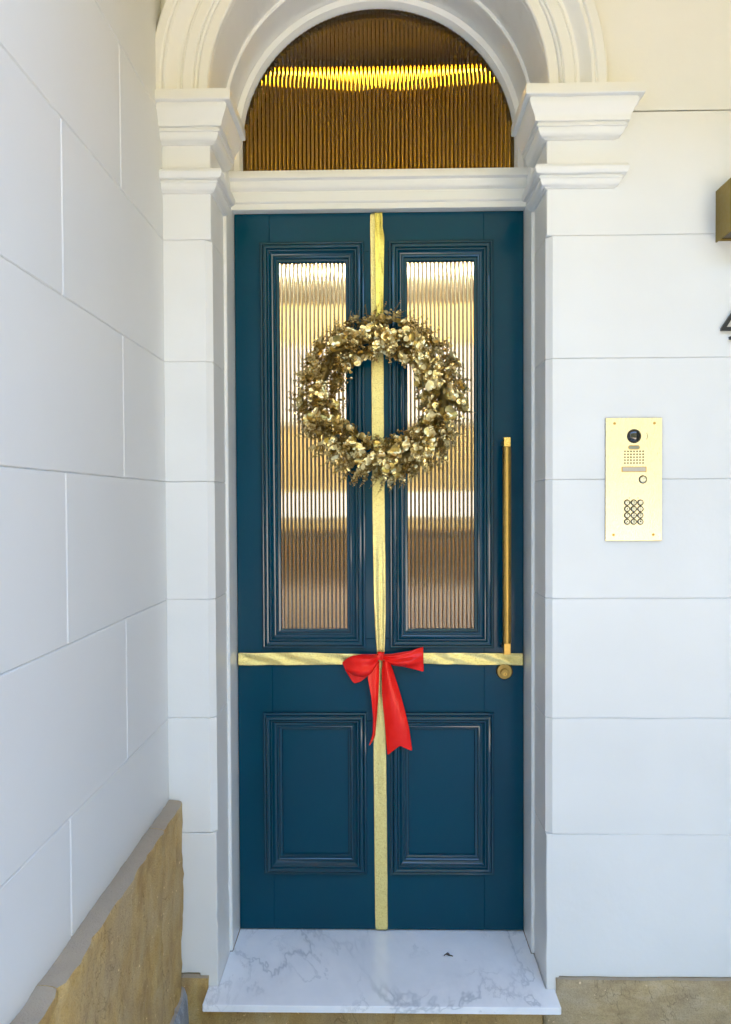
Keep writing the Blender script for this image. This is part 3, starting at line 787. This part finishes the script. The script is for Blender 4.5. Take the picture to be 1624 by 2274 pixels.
def sprig(base, d, L, r0, r1, curl, step):
    pts = []; p = base.copy(); dd = d.normalized(); k = 0; nn = max(3, int(L/step)); roll = rnd.uniform(0, 3)
    side0 = dd.orthogonal().normalized()
    for i in range(nn+1):
        pts.append(p.copy()); t = i/nn
        side = Matrix.Rotation(roll+i*math.pi/2+rnd.uniform(-.3, .3), 3, dd) @ side0
        r = r0+(r1-r0)*t
        for s in (1, -1):
            rr = r*rnd.uniform(.8, 1.15)
            nrm = dd*rnd.uniform(.5, 1.0)+side*s*rnd.uniform(-.5, .3)+Vector((rnd.uniform(-.3, .3), -.35+rnd.uniform(-.3, .3), rnd.uniform(-.1, .5)))
            put_leaf(p+side*s*rr*.95+dd*rr*.2, nrm, rr, side*s)
        dd = (dd+curl*.18+Vector((rnd.uniform(-.1, .1), rnd.uniform(-.1, .1), rnd.uniform(-.1, .1)))).normalized()
        p = p+dd*step*(1-.35*t)
        if p.y > YD-.012: p.y = YD-.012
    put_leaf(p, dd+Vector((0, -.4, 0)), r1*.8)
    stems.tube(pts, [.0014-.0008*i/nn for i in range(nn+1)], 5)
RM = .200
def on_ring(a, mr, ph):
    """angle round the wreath, minor radius, minor angle (0 = outward, pi/2 = to the viewer)"""
    e = Vector((math.sin(a), 0, math.cos(a)))
    return WC+e*(RM+mr*math.cos(ph))+Vector((0, -mr*math.sin(ph), 0)), e, Vector((math.cos(a), 0, -math.sin(a)))
# fine feathery sprigs filling the body
for i in range(290):
    a = 2*math.pi*i/290+rnd.uniform(-.04, .04); ph = rnd.uniform(-.15, math.pi+.15)
    p, e, t = on_ring(a, rnd.uniform(.015, .050), ph)
    d = e*math.cos(ph)*rnd.uniform(.5, 1.0)+Vector((0, -math.sin(ph)*.7, 0))+t*rnd.uniform(-.2, .9)
    sprig(p, d, rnd.uniform(.042, .068), rnd.uniform(.0080, .0125), rnd.uniform(.0035, .0055), t*.4, .0105)
# wispy tips that break the outline
for i in range(116):
    a = 2*math.pi*i/116+rnd.uniform(-.07, .07); inn = (i % 4 == 0)
    p, e, t = on_ring(a, .035, math.pi if inn else rnd.uniform(-.2, .7))
    d = (-e if inn else e)*rnd.uniform(.7, 1)+t*rnd.uniform(-.3, .8)+Vector((0, -.15, 0))
    sprig(p, d, rnd.uniform(.055, .088) if not inn else .05, .0068, .0020, t*.35, .0092)
# clusters of large round leaves on the face
for i in range(84):
    a = 2*math.pi*(i*.618034 % 1.0); ph = math.pi/2+rnd.uniform(-1.2, 1.5)
    p, e, t = on_ring(a, rnd.uniform(.046, .074), ph); n0 = (e*math.cos(ph)+Vector((0, -math.sin(ph), 0)))
    u0 = n0.orthogonal().normalized(); w0 = n0.cross(u0)
    for k in range(rnd.choice((4, 5, 6))):
        an = 2*math.pi*k/5+rnd.uniform(-.4, .4); rr = rnd.uniform(.0100, .0150)
        dirn = u0*math.cos(an)+w0*math.sin(an)
        put_leaf(p+dirn*rr*1.0+n0*rnd.uniform(-.004, .008), n0*1.0-dirn*rnd.uniform(.1, .9)+Vector((0, -.2, .25)), rr, dirn)
    put_leaf(p+n0*.008, n0+Vector((rnd.uniform(-.5, .5), -.3, rnd.uniform(-.2, .6))), rnd.uniform(.006, .009))
leaves = [(mm, r, v) for mm, r, v in leaves if mm.translation.y < YD-.006]
leaves.sort(key=lambda q: -(q[1]*(1.0+6*(WC.y-q[0].translation.y))))
for mm, r, v in leaves[:290]:
    o = bpy.data.objects.new('leaf', LEAF[v]); COL.objects.link(o); o.parent = wr
    o.matrix_basis = Matrix.Translation(-WC) @ mm
sv, sf = [], []
for mm, r, v in leaves[290:]:
    me = LEAF[v]; b0 = len(sv); sv += [mm @ q.co for q in me.vertices]; sf += [tuple(b0+i for i in p.vertices) for p in me.polygons]
sm = mesh_of(sv, sf, True); so = link('small_leaves', sm, M['leaf'], wr); so['kind'] = 'stuff'
stems.build('twigs', M['twig'], wr, smooth=True)['kind'] = 'stuff'
core = []
for k in range(49):
    a = 2*math.pi*k/48; p, e, t = on_ring(a, 0, 0); core.append(p+Vector((0, .012+.006*nz(math.cos(a)*3, math.sin(a)*3, 0), 0)))
MB().tube(core, [.020+.004*nz(math.cos(k*.13)*4, math.sin(k*.13)*4, 2) for k in range(49)], 10).build('twig_ring', M['twig'], wr, smooth=True)

# ------------------------------------------------------------------ door entry panel
ix0, ix1, iz0, iz1 = .6370, .7955, 1.2930, 1.6405
ic = empty('intercom_panel', ((ix0+ix1)/2, 0, iz0), 'brass door entry panel with camera, speaker holes and keypad on white wall', 'intercom')
yp = -.0065
MB().box(ix0, ix1, yp, .001, iz0, iz1, .0008).build('plate', M['plate'], ic)
cx = (ix0+ix1)/2+.0003; Z = lambda d: iz1-d
def disc(nm, x, z, r, y0, y1, mtl, n=28, bev=0.0006, parent=ic): return MB().cyl((x, y0, z), (x, y1, z), r, n=n, bev=bev).build(nm, mtl, parent, angle=35)
ring_ = disc('camera_ring', cx, Z(.0516), .0200, yp-.0012, yp+.001, M['black'], 40)
v = []; f = []; nr, ns_ = 6, 36                    # domed lens
for i in range(nr+1):
    th = math.pi/2*i/nr
    for k in range(ns_):
        a = 2*math.pi*k/ns_; v.append((cx+.0185*math.cos(a)*math.cos(th), yp-.001-.0075*math.sin(th), Z(.0516)+.0185*math.sin(a)*math.cos(th)))
for i in range(nr):
    for k in range(ns_): f.append((i*ns_+k, i*ns_+(k+1) % ns_, (i+1)*ns_+(k+1) % ns_, (i+1)*ns_+k))
link('camera_lens', mesh_of(v, f, True), M['lens'], ring_)
# crescent mark
cr = []
for k in range(9): t = -1+2*k/8; cr.append((cx+.0355+.0026*(1-t*t), Z(.0516)+t*.0098))
for k in range(9): t = 1-2*k/8; cr.append((cx+.0345+.0016*(1-t*t)+.0006*(1-t*t), Z(.0516)+t*.0098*.98))
MB().ring_loft([[(x, yp-.0003, z) for x, z in cr], [(x, yp+.0005, z) for x, z in cr]]).build('crescent_mark', M['dark_hole'], ic)
def pill(nm, x, z, w, h, y0, y1, mtl, parent=ic):
    pts = []
    for sgn, st_ in ((1, -math.pi/2), (-1, math.pi/2)):
        for k in range(9): a = st_+math.pi*k/8; pts.append((x+sgn*(w/2-h/2)+h/2*math.cos(a), z+h/2*math.sin(a)))
    return MB().ring_loft([[(px, y0, pz) for px, pz in pts], [(px, y1, pz) for px, pz in pts]]).build(nm, mtl, parent)
sr_ = pill('sensor_rim', cx, Z(.0833), .0335, .0126, yp-.0004, yp+.001, M['brass']); pill('sensor_window', cx, Z(.0833), .0300, .0092, yp-.0008, yp+.0005, M['sensor'], sr_)
hole = None
for i in range(7):
    for j in range(5):
        x, z = cx+(i-3)*.0085, Z(.0945+j*.00825)
        if hole is None: hole = MB().cyl((0, -.0003, 0), (0, .0004, 0), .0024, n=12).mesh()
        o = bpy.data.objects.new('speaker_hole', hole); COL.objects.link(o); o.parent = ic; o.location = Vector((x, yp, z))-ic.location
        if not hole.materials: hole.materials.append(M['dark_hole'])
ns2 = MB().box(cx-.035, cx+.035, yp-.0012, yp+.001, Z(.1531), Z(.1377), .0004).build('name_slot', M['brass'], ic)
MB().box(cx-.0325, cx+.0325, yp-.0016, yp, Z(.1512), Z(.1396), .0003).build('name_card', M['label_card'], ns2)
br_ = disc('button_rim', cx+.025, Z(.174), .0118, yp-.0012, yp+.001, M['black']); disc('call_button', cx+.025, Z(.174), .0092, yp-.0032, yp, M['steel'], bev=.0014, parent=br_)
for dx in (-.0125, .0115): disc('indicator_light', cx+dx, Z(.2262), .0013, yp-.0004, yp+.0004, M['dark_hole'], 12, 0)
rimm = keym = None; glyph = ['1', '2', '3', '4', '5', '6', '7', '8', '9', 'A', '0', None]
def text_mesh(ch, size):
    cu = bpy.data.curves.new('t', 'FONT'); cu.body = ch; cu.size = size; cu.align_x = 'CENTER'; cu.align_y = 'CENTER'; cu.extrude = .0002
    o = bpy.data.objects.new('t', cu); COL.objects.link(o); bpy.context.view_layer.update()
    me = bpy.data.meshes.new_from_object(o.evaluated_get(bpy.context.evaluated_depsgraph_get())); bpy.data.objects.remove(o); bpy.data.curves.remove(cu)
    me.transform(Matrix.Rotation(math.pi/2, 4, 'X')); return me
for r_ in range(4):
    for c_ in range(3):
        x, z = cx-.0004+(c_-1)*.01866, Z(.2393+r_*.0181)
        if rimm is None:
            rimm = MB().cyl((0, -.0012, 0), (0, .0008, 0), .0091, n=24, bev=.0003).mesh(angle=35); rimm.materials.append(M['black'])
            keym = MB().cyl((0, -.0030, 0), (0, .0005, 0), .0064, n=24, bev=.0010).mesh(angle=35); keym.materials.append(M['steel'])
        o = bpy.data.objects.new('key', keym); COL.objects.link(o); o.parent = ic; o.location = Vector((x, yp, z))-ic.location
        o2 = bpy.data.objects.new('key_rim', rimm); COL.objects.link(o2); o2.parent = o
        gch = glyph[r_*3+c_]
        if gch: me = text_mesh(gch, .0095)
        else: me = MB().ring_loft([[(px*.0022, py_, pz*.0022) for px, pz in ((-1.6, -1), (1.6, -1), (1, -.3), (.8, 1), (0, 1.5), (-.8, 1), (-1, -.3))] for py_ in (-.0002, .0002)]).mesh()
        me.materials.clear(); me.materials.append(M['black'])
        g_ = bpy.data.objects.new('key_symbol', me); COL.objects.link(g_); g_.parent = o; g_.location = (0, -.0031, 0)
for x, z in ((-.0547, .0154), (.0572, .0154), (-.0569, .3309), (.0549, .3305)):
    sw_ = disc('screw', cx+x, Z(z), .0040, yp-.0007, yp+.001, M['brass'], 16, .0004); MB().box(cx+x-.0028, cx+x+.0028, yp-.0010, yp-.0005, Z(z)-.0005, Z(z)+.0005).build('screw_slot', M['dark_hole'], sw_)

# ------------------------------------------------------------------ bronze wall light
lx0, lx1, lz0, lz1, ly = .9440, 1.052, 2.131, 2.274, -.0955
wl = empty('wall_light', ((lx0+lx1)/2, 0, lz0), 'square bronze box wall light at the right edge', 'wall light')
for nm, bx in (('side_plate', (lx0, lx0+.004, ly+.004, -.001, lz0, lz1)), ('side_plate', (lx1-.004, lx1, ly+.004, -.001, lz0, lz1)), ('front_plate', (lx0, lx1, ly, ly+.0038, lz0, lz1)), ('back_plate', (lx0+.004, lx1-.004, -.006, 0, lz0+.004, lz1-.004))):
    MB().box(*bx, .0006).build(nm, M['bronze'], wl)
for z0, z1 in ((lz0+.008, lz0+.011), (lz1-.011, lz1-.008)):
    MB().box(lx0+.004, lx1-.004, ly+.0038, -.006, z0, z1).build('lamp_glass', M['black'], wl)
# ------------------------------------------------------------------ house number
nb = [(.9585, 1.883), (1.003, 1.883), (1.003, 1.868), (.982, 1.866), (.982, 1.8585), (1.036, 1.8585), (1.036, 1.866), (1.016, 1.868), (1.016, 1.883), (1.028, 1.883), (1.028, 1.8925), (1.016, 1.8925), (1.016, 1.962), (1.007, 1.962), (.9585, 1.8905)]
nbi = [(.972, 1.8925), (1.003, 1.8925), (1.003, 1.942)]
b = MB(); yo0, yo1 = -.012, -.0012
no, ni = len(nb), len(nbi)
bm = bmesh.new()
def fill(y):
    vo = [bm.verts.new((x, y, z)) for x, z in nb]; vi = [bm.verts.new((x, y, z)) for x, z in nbi]
    es = [bm.edges.new((vo[i], vo[(i+1) % no])) for i in range(no)]+[bm.edges.new((vi[i], vi[(i+1) % ni])) for i in range(ni)]
    bmesh.ops.triangle_fill(bm, edges=es, use_beauty=True); return vo, vi
f0, f1 = fill(yo0), fill(yo1)
for a, c in zip(f0, f1):
    for i in range(len(a)): bm.faces.new((a[i], a[(i+1) % len(a)], c[(i+1) % len(a)], c[i]))
bmesh.ops.recalc_face_normals(bm, faces=bm.faces); me = bpy.data.meshes.new('four'); bm.to_mesh(me); bm.free()
hn = empty('house_number', (1.0, 0, 1.86), 'black serif house number 4 on the white wall below the wall light', 'number')
link('numeral', me, M['number'], hn)
for x, z in ((1.0095, 1.95), (1.0095, 1.863)): MB().cyl((x, -.002, z), (x, .001, z), .003, n=10).build('fixing_pin', M['number'], hn)

# ------------------------------------------------------------------ the hallway behind the glass
HX0, HX1, HY0, HY1, HZ = -.95, .95, .372, 5.0, 3.262
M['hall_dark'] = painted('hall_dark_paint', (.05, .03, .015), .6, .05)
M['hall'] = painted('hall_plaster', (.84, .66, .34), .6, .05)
M['timber'] = sandstone('hall_timber', (.36, .15, .025), (.54, .25, .04), (.62, .33, .07), (9, 9, .6), .6)
for nm, bx, mm in (('hallway_floor', (HX0, HX1, HY0, HY1, -.1, -.001), 'timber'), ('hallway_ceiling', (HX0-.1, HX1+.1, HY0-.19, HY1+.1, HZ, HZ+.06), 'timber'),
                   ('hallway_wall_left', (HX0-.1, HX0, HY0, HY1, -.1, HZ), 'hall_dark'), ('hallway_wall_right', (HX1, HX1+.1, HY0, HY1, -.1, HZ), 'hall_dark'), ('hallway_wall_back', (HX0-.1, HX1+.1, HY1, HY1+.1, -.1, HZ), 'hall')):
    tag(MB().box(*bx).build(nm, M[mm]), None, kind='structure')
for x0, x1 in ((HX0, XC-FI-.04), (XC+FI+.04, HX1)):
    tag(MB().box(x0, x1, HY0, HY0+.03, -.1, HZ).build('hallway_wall_front', M['hall']), None, kind='structure')
M['board_pale'] = sandstone('ceiling_board_pale', (.20, .12, .045), (.25, .15, .055), (.28, .18, .07), (9, .6, 9), .5)
M['board_dark'] = sandstone('ceiling_board_dark', (.08, .045, .014), (.11, .06, .018), (.13, .075, .024), (9, .6, 9), .5)
hc = bpy.data.objects['hallway_ceiling']
for k in range(12):
    x0 = HX0+k*.158; MB().box(x0+.006, x0+.150, HY0, HY1, HZ-.016, HZ-.001, .003).build('board', M['board_dark' if k % 3 else 'board_pale'], hc)
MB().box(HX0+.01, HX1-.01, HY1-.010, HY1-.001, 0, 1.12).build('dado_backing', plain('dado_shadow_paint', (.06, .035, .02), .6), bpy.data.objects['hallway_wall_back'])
cb = empty('hall_wainscot', (0, HY1, 0), 'brown timber wainscot seen through the lower ribbed glass', 'panelling')
for k in range(6):
    x0 = HX0+.02+k*.31; MB().box(x0, x0+.255, HY1-.03, HY1-.001, 0, 1.12, .004).build('board', M['timber'], cb)
MB().box(HX0+.01, HX1-.01, HY1-.06, HY1-.001, 1.122, 1.16, .004).build('rail', M['timber'], cb)
rw = empty('rear_window', (0, HY1, 2.1), 'bright high window at the back of the hall seen through glass', 'window')
MB().box(HX0+.05, HX1-.05, HY1-.02, HY1-.001, 2.16, 2.86).build('pane', M['daylight'], rw)
MB().box(HX0+.05, HX1-.05, HY1-.035, HY1-.021, 2.12, 2.158, .003).build('frame', M['frame'], rw)
for k in range(7): MB().box(HX0+.10+k*.28, HX0+.145+k*.28, HY1-.036, HY1-.021, 2.16, 2.86, .003).build('mullion', M['timber'], rw)
rd = empty('rear_sidelight', (0, HY1, 1.2), 'bright low window above the timber wainscot in the hall', 'window')
MB().box(HX0+.05, HX1-.05, HY1-.02, HY1-.001, 1.27, 1.50).build('pane', M['daylight'], rd)
for k in range(7): MB().box(HX0+.10+k*.28, HX0+.145+k*.28, HY1-.036, HY1-.021, 1.27, 1.5, .003).build('mullion', M['timber'], rd)
for y, z, hl, r_, lab in ((1.06, 3.205, .42, .0055, 'glowing linear ceiling lamp seen through the amber fanlight'), (3.7, 3.17, .5, .02, 'glowing linear ceiling lamp seen at the top of the door panes')):
    lm = empty('ceiling_lamp', (0, y, HZ), lab, 'lamp')
    MB().cyl((-hl, y, z), (hl, y, z), r_, n=16, bev=.004).build('tube', M['tube' if y < 2 else 'tube_far'], lm, angle=40)
    MB().box(-hl-.02, hl+.02, y-.03, y+.03, z+r_+.003, HZ-.018, .003).build('fitting', M['bronze'], lm)
